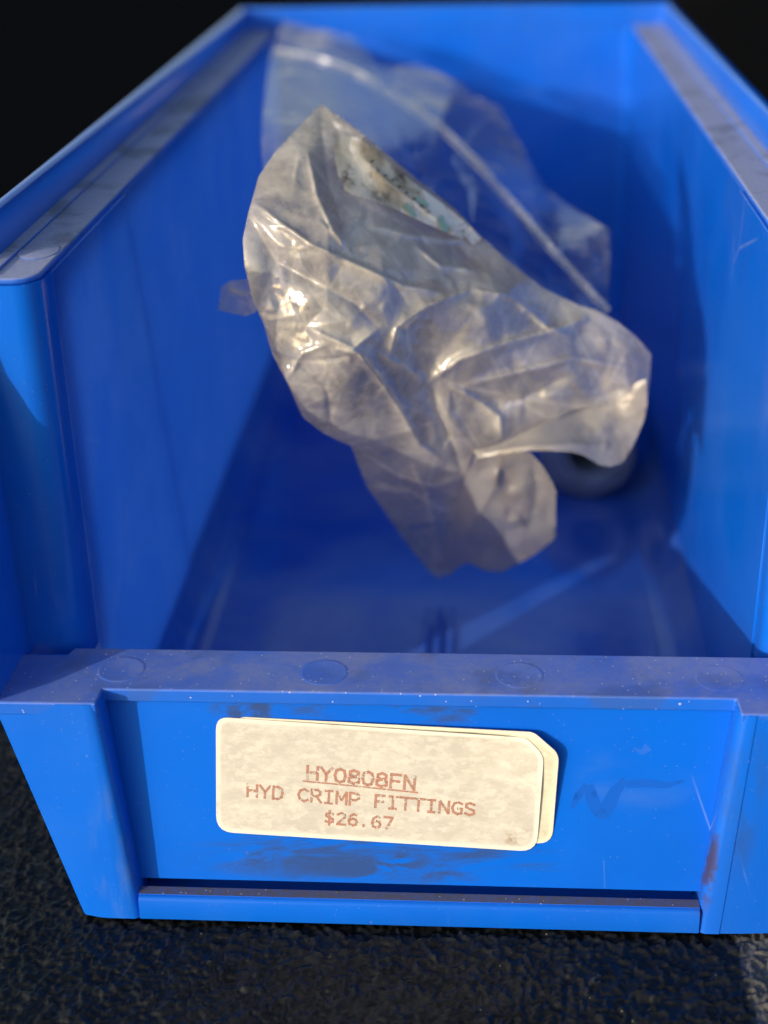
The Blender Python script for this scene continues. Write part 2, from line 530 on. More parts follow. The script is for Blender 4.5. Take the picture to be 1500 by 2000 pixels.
    V, F = loft([[(-57.7, -3.9, z), (57.7, -3.9, z), (57.7, -1.5, z), (-57.7, -1.5, z)] for z in (5.2, 5.52)])
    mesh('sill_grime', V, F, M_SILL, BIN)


make_bin()


# ------------------------------------------------------------------ label with its print
def panel_frame():
    o = np.array([-7.9, 4.24, 28.6])
    a = math.radians(-2.44)
    up = np.array([0, .165, 1.0]); up /= np.linalg.norm(up)
    ex = np.array([math.cos(a), 0, 0]) + up * math.sin(a)
    ey = -math.sin(a) * np.array([1.0, 0, 0]) + up * math.cos(a)
    nrm = np.array([0, -1.0, .165]); nrm /= np.linalg.norm(nrm)
    return o, ex, ey * 1.05, nrm


PO, PX, PY, PN = panel_frame()


def rounded(poly, rad, n=5):
    out = []
    m = len(poly)
    for i in range(m):
        p0, p1, p2 = (np.array(poly[(i + k) % m], float) for k in (-1, 0, 1))
        r = rad[i]
        if r <= 0:
            out.append(tuple(p1)); continue
        d0 = (p0 - p1) / np.linalg.norm(p0 - p1)
        d1 = (p2 - p1) / np.linalg.norm(p2 - p1)
        a, b = p1 + d0 * r, p1 + d1 * r
        for k in range(n + 1):
            t = k / n
            out.append(tuple((1 - t) ** 2 * a + 2 * t * (1 - t) * p1 + t * t * b))
    return out


def curl(u, v):
    """how far the label stands off the panel"""
    t = np.clip((u - 17) / 17, 0, 1) * np.clip((v + 9) / 20, 0, 1)
    return 2.3 * t * t + 0.05 * np.sin(u * .22) + 0.03 * np.sin(v * .5 + u * .1)


def sheet(name, poly, lift, mat, parent, thick=0.14, step=1.6):
    """a cut paper sheet lying on the front panel"""
    P = np.array(poly)
    lo, hi = P.min(0), P.max(0)
    pts = [Vector(p) for p in poly]
    nb = len(pts)
    rnd = random.Random(3)
    inner = []
    for u in np.arange(lo[0] + step * .5, hi[0], step):
        for v in np.arange(lo[1] + step * .5, hi[1], step):
            q = Vector((u + rnd.uniform(-.2, .2), v + rnd.uniform(-.2, .2)))
            c = False
            j = nb - 1
            dm = 1e9
            for i in range(nb):
                a, b = pts[i], pts[j]
                if (a.y > q.y) != (b.y > q.y) and q.x < (b.x - a.x) * (q.y - a.y) / (b.y - a.y) + a.x:
                    c = not c
                dm = min(dm, (geometry.intersect_point_line(q, a, b)[0] - q).length if 0 <= geometry.intersect_point_line(q, a, b)[1] <= 1 else 9)
                j = i
            if c and dm > step * .35:
                inner.append(q)
    vv, ee, ff, *_ = geometry.delaunay_2d_cdt(pts + inner, [(i, (i + 1) % nb) for i in range(nb)], [], 1, 1e-5)
    top, bot = [], []
    for q in vv:
        h = lift + curl(q.x, q.y)
        base = PO + PX * q.x + PY * q.y
        top.append(base + PN * (h + thick))
        bot.append(base + PN * h)
    n = len(vv)
    DD = [0.0] * n
    for k, q in enumerate(vv):
        DD[k] = min((q - (a + (b - a) * max(0, min(1, (q - a).dot(b - a) / (b - a).length_squared)))).length for a, b in zip(pts, pts[1:] + pts[:1]))
    F = [tuple(f) for f in ff] + [tuple(n + i for i in reversed(f)) for f in ff]
    cnt = {}
    for f in ff:
        for i in range(len(f)):
            e = (f[i], f[(i + 1) % len(f)])
            cnt[e] = 1
    for (a, b) in list(cnt):
        if (b, a) not in cnt:
            F.append((b, a, n + a, n + b))
    o = mesh(name, top + bot, F, mat, parent, smooth=True)
    a = o.data.attributes.new('rim', 'FLOAT', 'POINT')
    a.data.foreach_set('value', np.array(DD + DD, np.float32))
    return o


def paper_mat(name, c1, c2, c3):
    g = NT(name)
    v = g.mapped((0.7, 1, 1.25))
    base = g.mix(g.ramp(g.noise(300, 8, 0.75, v), 0.40, 0.60), c1, c2)
    base = g.mix(g.math('MULTIPLY', g.ramp(g.noise(430, 5, 0.7, v), 0.48, 0.62), 0.5), base, c3)
    base = g.mix(g.math('MULTIPLY', g.blob(22, 0, 17.6, 7, None, 2.2), g.ramp(g.noise(300, 5), 0.4, 0.62)), base, (0.30, 0.22, 0.15))
    st = g.math('MULTIPLY', g.ramp(g.noise(34, 4, 0.6), 0.5, 0.72), 0.35)
    base = g.mix(st, base, (0.52, 0.45, 0.34))
    ra = g.n('Attribute'); ra.attribute_name = 'rim'
    rm = g.math('MULTIPLY', g.ramp(ra.outputs['Fac'], 1.3, 0.5), g.ramp(g.noise(200, 4), 0.25, 0.45))
    base = g.mix(rm, base, c3)
    n = g.bump(g.noise(700, 4, 0.6), 0.12, 0.0001)
    return g.done(g.bsdf(base, 0.62, 0.25, n).outputs[0])


M_PAPER = paper_mat('aged_label_paper', (0.545, 0.52, 0.46), (0.475, 0.452, 0.40), (0.67, 0.65, 0.57))
M_PAPER2 = paper_mat('yellowed_label_paper', (0.62, 0.575, 0.445), (0.55, 0.505, 0.39), (0.68, 0.635, 0.50))

# outlines in label millimetres (x to the right along the label, y up)
LAB2 = rounded([(-29, 12.6), (31.0, 13.5), (36.2, 9.8), (36.2, -10.6), (-29, -11.5)], [2, 1, 2.2, 3, 2])
LAB1 = rounded([(-33.1, 12.4), (29.6, 12.2), (33.2, 9.2), (33.2, -12.4), (-33.1, -12.3)], [2.6, 1, 2, 3.6, 3.6])
lab2 = sheet('under_label', LAB2, 0.05, M_PAPER2, BIN)
lab1 = sheet('price_label', LAB1, 0.26, M_PAPER, BIN)

GLY = {  # strokes on a 0.78 x 1 cell
    'H': [[(.06, 0), (.06, 1)], [(.72, 0), (.72, 1)], [(.06, .52), (.72, .52)]],
    'Y': [[(.02, 1), (.39, .5), (.76, 1)], [(.39, .5), (.39, 0)]],
    '0': [[(.39, 0), (.14, .12), (.05, .5), (.14, .88), (.39, 1), (.64, .88), (.73, .5), (.64, .12), (.39, 0)]],
    '8': [[(.39, .53), (.12, .65), (.12, .88), (.39, 1), (.66, .88), (.66, .65), (.39, .53), (.07, .4), (.07, .12), (.39, 0), (.71, .12), (.71, .4), (.39, .53)]],
    'F': [[(.08, 0), (.08, 1), (.7, 1)], [(.08, .5), (.62, .5)]],
    'N': [[(.07, 0), (.07, 1), (.71, 0), (.71, 1)]],
    'D': [[(.07, 0), (.07, 1), (.4, 1), (.66, .82), (.73, .5), (.66, .18), (.4, 0), (.07, 0)]],
    'C': [[(.73, .86), (.45, 1), (.17, .86), (.05, .5), (.17, .14), (.45, 0), (.73, .14)]],
    'R': [[(.08, 0), (.08, 1), (.5, 1), (.68, .87), (.68, .65), (.5, .5), (.08, .5)], [(.4, .5), (.76, 0)]],
    'I': [[(.39, 0), (.39, 1)], [(.14, 1), (.64, 1)], [(.14, 0), (.64, 0)]],
    'M': [[(.04, 0), (.04, 1), (.39, .35), (.74, 1), (.74, 0)]],
    'P': [[(.08, 0), (.08, 1), (.5, 1), (.7, .86), (.7, .58), (.5, .43), (.08, .43)]],
    'T': [[(0, 1), (.78, 1)], [(.39, 1), (.39, 0)]],
    'G': [[(.73, .86), (.45, 1), (.17, .86), (.05, .5), (.17, .14), (.45, 0), (.73, .1), (.73, .46), (.46, .46)]],
    'S': [[(.69, .87), (.39, 1), (.12, .88), (.12, .64), (.39, .52), (.67, .4), (.7, .13), (.39, 0), (.07, .13)]],
    '$': [[(.66, .84), (.39, .93), (.14, .83), (.14, .63), (.39, .52), (.65, .4), (.66, .17), (.39, .07), (.1, .17)], [(.39, 1.12), (.39, -.14)]],
    '2': [[(.1, .84), (.39, 1), (.66, .86), (.66, .64), (.08, 0), (.72, 0)]],
    '6': [[(.65, .93), (.42, 1), (.15, .8), (.07, .4), (.16, .1), (.39, 0), (.64, .1), (.7, .32), (.62, .52), (.39, .6), (.1, .42)]],
    '7': [[(.06, 1), (.72, 1), (.3, 0)]],
    '.': [[(.34, .0), (.34, .14)]],
}


def ribbon(pts, wid, V, F, height):
    """flat printed stroke following the paper"""
    P = [np.array(p, float) for p in pts]
    seg = []
    for i in range(len(P) - 1):
        d = P[i + 1] - P[i]
        L = np.linalg.norm(d)
        t = d / L
        nrm = np.array([-t[1], t[0]]) * wid / 2
        e = t * wid * .35
        m = max(1, int(L / 1.5))
        A = P[i] - e
        B = P[i + 1] + e
        for k in range(m):
            q0, q1 = A + (B - A) * k / m, A + (B - A) * (k + 1) / m
            b = len(V)
            for q in (q0 - nrm, q1 - nrm, q1 + nrm, q0 + nrm):
                V.append(PO + PX * q[0] + PY * q[1] + PN * (height + curl(q[0], q[1])))
            F.append((b, b + 1, b + 2, b + 3))
            height += 0.0006


def ink_mat(name, col, lo, hi, scale=900):
    g = NT(name)
    f = g.ramp(g.noise(scale, 4, 0.65), lo, hi)
    b = g.bsdf(col, 0.7, 0.2)
    t = g.n('BsdfTransparent')
    m = g.n('MixShader')
    g.link(f, m.inputs[0]); g.link(t.outputs[0], m.inputs[1]); g.link(b.outputs[0], m.inputs[2])
    return g.done(m.outputs[0])


M_INK = ink_mat('faded_red_brown_ink', (0.40, 0.205, 0.15), 0.34, 0.56, 1300)


def text_line(s, x0, y0, x1, y1, h, wid, under=None, over=None):
    V, F = [], []
    n = len(s)
    adv = math.hypot(x1 - x0, y1 - y0) / n
    ang = math.atan2(y1 - y0, x1 - x0)
    ca, sa = math.cos(ang), math.sin(ang)
    tr = lambda q: (x0 + q[0] * ca - q[1] * sa, y0 + q[0] * sa + q[1] * ca)
    for i, ch in enumerate(s):
        for st in GLY.get(ch, []):
            ribbon([tr((adv * (i + .06) + p[0] * adv * 1.1, p[1] * h)) for p in st], wid, V, F, 0.42)
    if under:
        ribbon([tr((-.4, -under)), tr((adv * n + .3, -under))], wid * .6, V, F, 0.415)
    if over:
        ribbon([tr((adv * over[0], h)), tr((adv * over[1], h))], wid * .7, V, F, 0.415)
    return mesh('lettering', V, F, M_INK, lab1)


text_line("HY0808FN", -14.7, 0.35, 8.0, -.6, 2.85, .62, under=.5)
text_line("HYD CRIMP FITTINGS", -26.9, -4.1, 20.4, -5.4, 2.6, .56, over=(11.2, 14.6))
text_line("$26.67", -10.8, -8.9, 3.7, -9.35, 2.45, .54)

# ghost of old marker writing to the right of the label
M_GHOST = ink_mat('rubbed_out_marker_ink', (0.001, 0.092, 0.52), 0.1, 0.45, 200)


def panel_strokes(strokes, name, mat, lift):
    V, F = [], []
    for pts, w0 in strokes:
        P = [np.array(p, float) for p in pts]
        L, R = [], []
        for i, p in enumerate(P):
            t = P[min(i + 1, len(P) - 1)] - P[max(i - 1, 0)]
            t /= np.linalg.norm(t)
            q = np.array([-t[1], t[0]]) * w0[i] / 2
            L.append(p + q); R.append(p - q)
        b = len(V)
        for l, r in zip(L, R):
            for q in (l, r):
                V.append(np.array([q[0], 0.4 + (q[1] - 5) * .165 - lift, q[1]]))
        for i in range(len(P) - 1):
            F.append((b + 2 * i, b + 2 * i + 1, b + 2 * i + 3, b + 2 * i + 2))
        lift += 0.004
    return mesh(name, V, F, mat, BIN)


panel_strokes([
    ([(31.6, 24.0), (32.9, 27.0), (34.6, 29.2)], [0.75, 1.65, 1.5]),
    ([(34.9, 29.3), (35.6, 26.5), (36.8, 23.6), (37.9, 22.0)], [1.8, 2.55, 2.4, 1.5]),
    ([(38.2, 21.9), (39.0, 25.0), (40.3, 28.2), (42.2, 30.6)], [1.5, 3.0, 2.4, 1.5]),
    ([(42.4, 29.6), (46.5, 29.9), (50.5, 29.5), (53.8, 30.6)], [1.65, 1.8, 1.35, 0.45])], 'marker_scrawl', M_GHOST, 0.02)
M_CHIP = plastic('scuffed_blue_chip', 0.5, dust=0.16, dust_lo=0.3)
panel_strokes([([(43.6, 37.5), (45.2, 36.6), (46.6, 37.9)], [.3, 1.3, 2.0])], 'scuff', M_CHIP, 0.03)


# ================================================================== PLASTIC BAG
def at(px, py, y):
    """point on the sight line of a photo pixel at depth y (arrays)"""
    px, py, y = (np.asarray(a, float) for a in (px, py, y))
    d = FWD * FPX + RGT * (px[..., None] - 750) - UPV * (py[..., None] - 1000)
    t = (y - CAM[1]) / d[..., 1]
    return CAM + d * t[..., None]


def view_dir(px, py):
    d = FWD * FPX + RGT * (np.asarray(px, float)[..., None] - 750) - UPV * (np.asarray(py, float)[..., None] - 1000)
    return d / np.linalg.norm(d, axis=-1, keepdims=True)


def inside(poly, X, Y):
    c = np.zeros(X.shape, bool)
    n = len(poly)
    j = n - 1
    for i in range(n):
        xi, yi = poly[i]; xj, yj = poly[j]
        k = ((yi > Y) != (yj > Y)) & (X < (xj - xi) * (Y - yi) / (yj - yi + 1e-12) + xi)
        c ^= k
        j = i
    return c


def seg_dist(X, Y, pts):
    """distance to a polyline, and the place along it (0..1)"""
    best = np.full(X.shape, 1e9)
    bx, by = np.zeros(X.shape), np.zeros(X.shape)
    along = np.zeros(X.shape)
    n = len(pts) - 1
    for i in range(n):
        (x0, y0), (x1, y1) = pts[i], pts[i + 1]
        L2 = (x1 - x0) ** 2 + (y1 - y0) ** 2 + 1e-9
        t = np.clip(((X - x0) * (x1 - x0) + (Y - y0) * (y1 - y0)) / L2, 0, 1)
        qx, qy = x0 + t * (x1 - x0), y0 + t * (y1 - y0)
        d = np.hypot(X - qx, Y - qy)
        m = d < best
        best[m] = d[m]; bx[m] = qx[m]; by[m] = qy[m]
        along[m] = ((i + t) / n)[m]
    return best, bx, by, along


EDGE = []


def facets(X, Y, box, n, seed, aniso=None):
    """crumple: random heights joined by flat triangles"""
    rnd = random.Random(seed)
    x0, y0, x1, y1 = box
    pts = [Vector((x0 - 60, y0 - 60)), Vector((x1 + 60, y0 - 60)), Vector((x1 + 60, y1 + 60)), Vector((x0 - 60, y1 + 60))]
    pts += [Vector((rnd.uniform(x0, x1), rnd.uniform(y0, y1))) for _ in range(n)]
    vv, ee, ff, *_ = geometry.delaunay_2d_cdt(pts, [], [], 0, 1e-5)
    hh = np.array([rnd.uniform(-1, 1) for _ in vv])
    P = np.array([(v.x, v.y) for v in vv])
    Z = np.zeros(X.shape)
    EDGE[:] = [np.zeros(X.shape)]
    for f in ff:
        a, b, c = P[f[0]], P[f[1]], P[f[2]]
        lo, hi = np.minimum(np.minimum(a, b), c), np.maximum(np.maximum(a, b), c)
        m = (X >= lo[0]) & (X <= hi[0]) & (Y >= lo[1]) & (Y <= hi[1])
        if not m.any():
            continue
        xs, ys = X[m], Y[m]
        det = (b[1] - c[1]) * (a[0] - c[0]) + (c[0] - b[0]) * (a[1] - c[1])
        if abs(det) < 1e-9:
            continue
        l1 = ((b[1] - c[1]) * (xs - c[0]) + (c[0] - b[0]) * (ys - c[1])) / det
        l2 = ((c[1] - a[1]) * (xs - c[0]) + (a[0] - c[0]) * (ys - c[1])) / det
        l3 = 1 - l1 - l2
        ok = (l1 >= -1e-6) & (l2 >= -1e-6) & (l3 >= -1e-6)
        z = Z[m]
        z[ok] = (l1 * hh[f[0]] + l2 * hh[f[1]] + l3 * hh[f[2]])[ok]
        Z[m] = z
        area = abs((b[0] - a[0]) * (c[1] - a[1]) - (c[0] - a[0]) * (b[1] - a[1]))
        ed = np.minimum.reduce([l1 * area / np.linalg.norm(b - c), l2 * area / np.linalg.norm(a - c), l3 * area / np.linalg.norm(a - b)])
        e = EDGE[0][m]
        e[ok] = np.exp(-(ed[ok] / 3.5) ** 2)
        EDGE[0][m] = e
    return Z


def rbf(ctrl, X, Y):
    """smooth depth through control points (thin-plate)"""
    C = np.array(ctrl, float)
    P = C[:, :2] / 300.0
    n = len(P)
    U = lambda r2: np.where(r2 > 0, r2 * np.log(r2 + 1e-12), 0)
    K = U(((P[:, None] - P[None]) ** 2).sum(-1)) + np.eye(n) * 0.02
    A = np.zeros((n + 3, n + 3))
    A[:n, :n] = K
    A[:n, n] = 1; A[:n, n + 1:] = P
    A[n, :n] = 1; A[n + 1:, :n] = P.T
    wv = np.linalg.solve(A, np.concatenate([C[:, 2], [0, 0, 0]]))
    x, y = X / 300.0, Y / 300.0
    out = wv[n] + wv[n + 1] * x + wv[n + 2] * y
    for i in range(n):
        out = out + wv[i] * U((x - P[i, 0]) ** 2 + (y - P[i, 1]) ** 2)
    return out


def film(name, poly, ctrl, mat, parent, step=5.0, crease=(), fac=(), puff=0.0, cloud=None, back=0.0):
    """one wrinkled sheet of film: outline in photo pixels, depth from control points,
    creases and crumple facets pushed along the sight line (millimetres, towards the viewer positive)"""
    P = np.array(poly, float)
    lo, hi = P.min(0) - step, P.max(0) + step
    xs, ys = np.arange(lo[0], hi[0] + step, step), np.arange(lo[1], hi[1] + step, step)
    X, Y = np.meshgrid(xs, ys)
    ring = list(poly) + [poly[0]]
    IN = inside(poly, X, Y)
    D, BX, BY, _ = seg_dist(X, Y, ring)
    # snap the nearest outside points onto the outline
    snap = (~IN) & (D < step * 0.95)
    near = IN & (D < step * 0.25)
    X = np.where(snap | near, BX, X); Y = np.where(snap | near, BY, Y)
    use = IN | snap
    dep = rbf(ctrl, X, Y) + back
    disp = np.zeros(X.shape)
    sig = np.where(IN, D, 0)
    fade = np.clip(sig / 45.0, 0.12, 1)
    net = np.zeros(X.shape)
    for k, (n, amp, seed) in enumerate(fac):
        disp += fade * amp * facets(X, Y, (lo[0], lo[1], hi[0], hi[1]), n, seed)
        if k < 2:
            e0 = EDGE[0]
            net = np.maximum(net, e0 * (0.34 if k == 0 else 0.24) * np.clip(0.55 + facets(X, Y, (lo[0], lo[1], hi[0], hi[1]), 40, seed + 77), 0, 1))
    for pts, amp, wd in crease:
        d, _, _, al = seg_dist(X, Y, pts)
        taper = np.clip(np.minimum(al, 1 - al) * 5, 0, 1) ** .7
        disp += 1.15 * amp * taper * np.exp(-d / (wd * .75))
    if puff:
        disp += puff * (1 - np.exp(-sig / 90.0))
    p = at(X, Y, dep) - view_dir(X, Y) * disp[..., None]
    p[..., 2] = np.maximum(p[..., 2], 2.6)
    idx = -np.ones(X.shape, int)
    idx[use] = np.arange(use.sum())
    V = p[use]
    q = np.stack([idx[:-1, :-1], idx[:-1, 1:], idx[1:, 1:], idx[1:, :-1]], -1).reshape(-1, 4)
    F = []
    for f in q:
        g = [i for i in f if i >= 0]
        if len(g) >= 3:
            F.append(g)
    o = mesh(name, V, F, mat, parent)
    o.data.shade_smooth()
    a = o.data.attributes.new('cloud', 'FLOAT', 'POINT')
    cl = np.ones(X.shape) if cloud is None else cloud(X, Y, disp)
    if cloud is not None:
        cl = cl + net
    for pts, amp, wd in crease:
        if amp > 0 and cloud is not None:
            d, _, _, al = seg_dist(X, Y, pts)
            cl = cl + 0.5 * np.clip(np.minimum(al, 1 - al) * 6, 0, 1) * np.exp(-(d / 3.4) ** 2)
    a.data.foreach_set('value', cl[use].astype(np.float32))
    return o


def film_mat(name, lo, hi, tint, rough=0.16, gloss=0.05, dirt=0.5, trans=0.35, n_lo=0.32, n_hi=0.68, fres=0.9, bmp=0.10):
    g = NT(name)
    at_ = g.n('Attribute')
    at_.attribute_name = 'cloud'
    cl = at_.outputs['Fac']
    n1 = g.ramp(g.noise(48, 6, 0.62, None, 0.4), n_lo, n_hi)
    n2 = g.ramp(g.noise(150, 5, 0.65), 0.35, 0.7)
    mixn = g.math('ADD', g.math('MULTIPLY', n1, 0.65), g.math('MULTIPLY', n2, 0.35))
    op = g.math('MULTIPLY', g.ramp(mixn, 0, 1, lo, hi, 'LINEAR'), cl)
    dirty = g.math('MULTIPLY', g.ramp(g.noise(70, 7, 0.7, g.mapped((1, 1, 1), (5, 2, 1)), 0.8), 0.47, 0.72), dirt)
    col = g.mix(dirty, tint, (0.26, 0.20, 0.14))
    nrm = g.bump(g.noise(300, 4, 0.6, None, 0.6), bmp, 0.0006)
    diff = g.n('BsdfDiffuse'); g.link(col, diff.inputs['Color']); g.link(nrm, diff.inputs['Normal'])
    trl = g.n('BsdfTranslucent'); g.link(col, trl.inputs['Color']); g.link(nrm, trl.inputs['Normal'])
    body = g.n('MixShader'); body.inputs[0].default_value = trans
    g.link(diff.outputs[0], body.inputs[1]); g.link(trl.outputs[0], body.inputs[2])
    tr = g.n('BsdfTransparent'); tr.inputs[0].default_value = (0.97, 0.96, 0.93, 1)
    m = g.n('MixShader')
    g.link(op, m.inputs[0]); g.link(tr.outputs[0], m.inputs[1]); g.link(body.outputs[0], m.inputs[2])
    gl = g.n('BsdfGlossy'); gl.inputs['Roughness'].default_value = rough
    gl.inputs['Color'].default_value = (1, 1, 1, 1)
    g.link(nrm, gl.inputs['Normal'])
    fr = g.n('Fresnel')
    bf = g.n('NewGeometry')          # a film reflects alike on both sides
    g.link(g.ramp(bf.outputs['Backfacing'], 0, 1, 1.5, 1 / 1.5, 'LINEAR'), fr.inputs['IOR'])
    g.link(nrm, fr.inputs['Normal'])
    f2 = g.math('ADD', g.math('MULTIPLY', fr.outputs[0], fres), gloss)
    m2 = g.n('MixShader')
    g.link(f2, m2.inputs[0]); g.link(m.outputs[0], m2.inputs[1]); g.link(gl.outputs[0], m2.inputs[2])
    return g.done(m2.outputs[0])


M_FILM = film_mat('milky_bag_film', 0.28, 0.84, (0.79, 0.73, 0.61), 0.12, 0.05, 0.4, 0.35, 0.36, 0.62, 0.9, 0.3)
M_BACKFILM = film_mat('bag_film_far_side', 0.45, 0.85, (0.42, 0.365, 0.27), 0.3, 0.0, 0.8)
M_CLEAR = film_mat('clear_bag_film', 0.03, 0.55, (0.72, 0.68, 0.60), 0.16, 0.0, 0.25, 0.35, 0.46, 0.72, 0.6, 0.2)
M_ZIP = film_mat('zip_strip_film', 0.10, 0.36, (0.84, 0.83, 0.80), 0.25, 0.03, 0.1)
M_FLAP = film_mat('white_bag_mouth_film', 0.72, 0.95, (0.60, 0.545, 0.43), 0.3, 0.02, 0.6, 0.45)

BAG = empty('plastic_bag', (0, 0, 0), 'crumpled clear zip bag with dusty milky film lying in the blue bin', 'plastic bag')

BODY = [(625, 203), (655, 222), (700, 255), (760, 305), (830, 362), (885, 405), (940, 462), (1000, 515), (1060, 562), (1130, 596), (1165, 606), (1205, 628),
        (1240, 655), (1272, 692), (1268, 750), (1262, 800), (1190, 790), (1120, 800), (1050, 835), (990, 865), (925, 882), (915, 920), (900, 975),
        (880, 1050), (872, 1120), (856, 1130), (832, 1108), (805, 1075), (778, 1038), (745, 990), (715, 948), (697, 900), (688, 872), (655, 858),
        (632, 846), (592, 816), (562, 750), (532, 692), (514, 630), (495, 592), (478, 520), (474, 468), (484, 420), (493, 388), (505, 345), (535, 300), (580, 252)]
BCTRL = [(625, 203, 110), (540, 300, 90), (490, 390, 76), (474, 468, 70), (500, 600, 68), (540, 700, 67), (595, 815, 74), (690, 870, 82),
         (715, 950, 96), (780, 1040, 113), (856, 1130, 130), (890, 1000, 112), (925, 882, 94),
         (600, 420, 76), (700, 520, 75), (760, 640, 75), (850, 760, 85), (650, 720, 67), (760, 850, 84), (830, 950, 97),
         (760, 400, 92), (850, 500, 90), (940, 462, 106), (1050, 560, 106), (1130, 596, 108), (950, 620, 88), (1000, 760, 94), (1100, 690, 98),
         (1272, 692, 110), (1262, 800, 110), (1120, 800, 102)]
CRE = [([(625, 205), (632, 300), (640, 350), (655, 400), (680, 470)], -1.2, 16), ([(600, 290), (618, 380), (650, 450), (690, 500)], 1.6, 7),
       ([(490, 390), (540, 430), (610, 480), (700, 520), (790, 560), (880, 575)], 2.0, 12),
       ([(520, 500), (600, 540), (690, 590), (740, 640)], -1.6, 22),
       ([(740, 640), (690, 680), (640, 660), (600, 640)], 1.6, 10),
       ([(650, 680), (700, 690), (740, 740), (775, 790), (820, 870), (870, 905)], 2.4, 9),
       ([(740, 690), (790, 720), (830, 750)], 1.8, 8), ([(760, 700), (775, 640), (830, 600), (920, 565)], 2.2, 9),
       ([(920, 565), (1000, 580), (1070, 640), (1120, 660)], 2.0, 10), ([(830, 750), (900, 700), (990, 670), (1100, 640), (1150, 620)], 2.6, 10),
       ([(880, 755), (930, 780), (975, 815), (980, 860)], 2.2, 7), ([(840, 750), (850, 800), (880, 860), (905, 930)], -2.2, 12),
       ([(900, 755), (1000, 730), (1120, 700), (1230, 720)], 2.0, 12), ([(920, 790), (1020, 780), (1120, 730)], -2.5, 20),
       ([(940, 470), (880, 470), (800, 460), (720, 440)], 1.2, 9), ([(810, 480), (860, 520), (940, 530)], 1.4, 7),
       ([(700, 880), (780, 930), (850, 950), (900, 930)], 1.5, 8), ([(720, 950), (800, 960), (870, 1000)], 1.2, 8), ([(860, 1125), (850, 1040), (830, 960), (800, 900)], 1.3, 9),
       ([(540, 690), (600, 720), (640, 760), (650, 850)], -1.5, 14), ([(560, 740), (590, 690), (640, 670)], 1.4, 8)]


def body_cloud(X, Y, disp):
    c = np.full(X.shape, 0.92)
    for (cx, cy, rx, ry, a) in ((590, 600, 90, 60, -.40), (960, 740, 110, 45, -.35), (800, 350, 170, 45, -.2), (760, 360, 75, 45, -.85), (850, 420, 70, 35, -.85), (690, 320, 50, 50, -.8), (860, 620, 80, 50, -.25),
                                (780, 1000, 90, 90, -.22), (700, 900, 90, 60, -.18), (1230, 680, 60, 60, -.45), (600, 380, 60, 90, .1), (760, 460, 110, 50, .12)):
        c = c + a * np.exp(-(((X - cx) / rx) ** 2 + ((Y - cy) / ry) ** 2))
    c = c + 0.10 * np.clip(disp / 2.5, -1, 1)
    return np.clip(c, 0.15, 1.15)


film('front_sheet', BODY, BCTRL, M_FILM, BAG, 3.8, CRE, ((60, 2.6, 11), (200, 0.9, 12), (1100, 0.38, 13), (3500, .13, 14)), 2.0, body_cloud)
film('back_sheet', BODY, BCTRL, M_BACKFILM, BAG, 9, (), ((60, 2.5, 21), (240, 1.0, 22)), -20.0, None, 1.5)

FLAP = [(556, 37), (575, 45), (625, 55), (690, 71), (716, 96), (736, 130), (770, 132), (808, 124), (850, 138), (890, 158), (932, 190), (978, 211), (1000, 255),
        (1032, 312), (1062, 366), (1110, 402), (1150, 424), (1190, 448), (1192, 520), (1186, 600), (1170, 640), (1090, 620), (1000, 570), (900, 470),
        (800, 400), (700, 330), (630, 280), (560, 330), (514, 330), (510, 270), (514, 215), (522, 150), (531, 96), (545, 60)]
FCTRL = [(556, 37, 345), (690, 71, 330), (736, 130, 312), (890, 158, 300), (978, 211, 285), (1062, 366, 225), (1190, 448, 165), (1186, 600, 136), (1130, 600, 130),
         (940, 470, 130), (800, 400, 134), (640, 280, 140), (514, 330, 140), (510, 230, 180), (531, 96, 310), (700, 200, 240), (850, 300, 205), (1000, 400, 180)]
FCRE = [([(540, 100), (600, 108), (680, 130), (740, 165), (830, 220), (900, 280), (960, 345), (1040, 440), (1120, 530), (1190, 605)], 1.2, 12),
        ([(690, 72), (760, 190), (800, 330)], 1.5, 14), ([(620, 55), (600, 150), (560, 260)], -1.6, 22), ([(890, 160), (850, 260), (860, 330)], 1.4, 16),
        ([(978, 212), (930, 260), (900, 300)], 1.2, 10), ([(720, 180), (770, 230), (800, 300), (840, 380)], -1.4, 16), ([(1060, 366), (1000, 380), (960, 350)], 1.3, 12)]


def flap_cloud(X, Y, disp):
    zl = FCRE[0][0]
    d, bx, by, _ = seg_dist(X, Y, zl)
    above = (Y < by)
    c = np.where(above, 1.45, 0.66)
    c = c + 0.5 * np.exp(-(((X - 560) / 60) ** 2 + ((Y - 80) / 40) ** 2))
    c = c + np.where(above, 0, 0.9) * np.exp(-(((X - 560) / 55) ** 2 + ((Y - 220) / 110) ** 2))
    return np.clip(c + 0.15 * np.clip(disp, -1, 1), 0.2, 1.9)


film('mouth_flap', FLAP, FCTRL, M_CLEAR, BAG, 6, FCRE, ((40, 4.0, 31), (160, 2.0, 32), (700, .7, 33)), 0, flap_cloud)

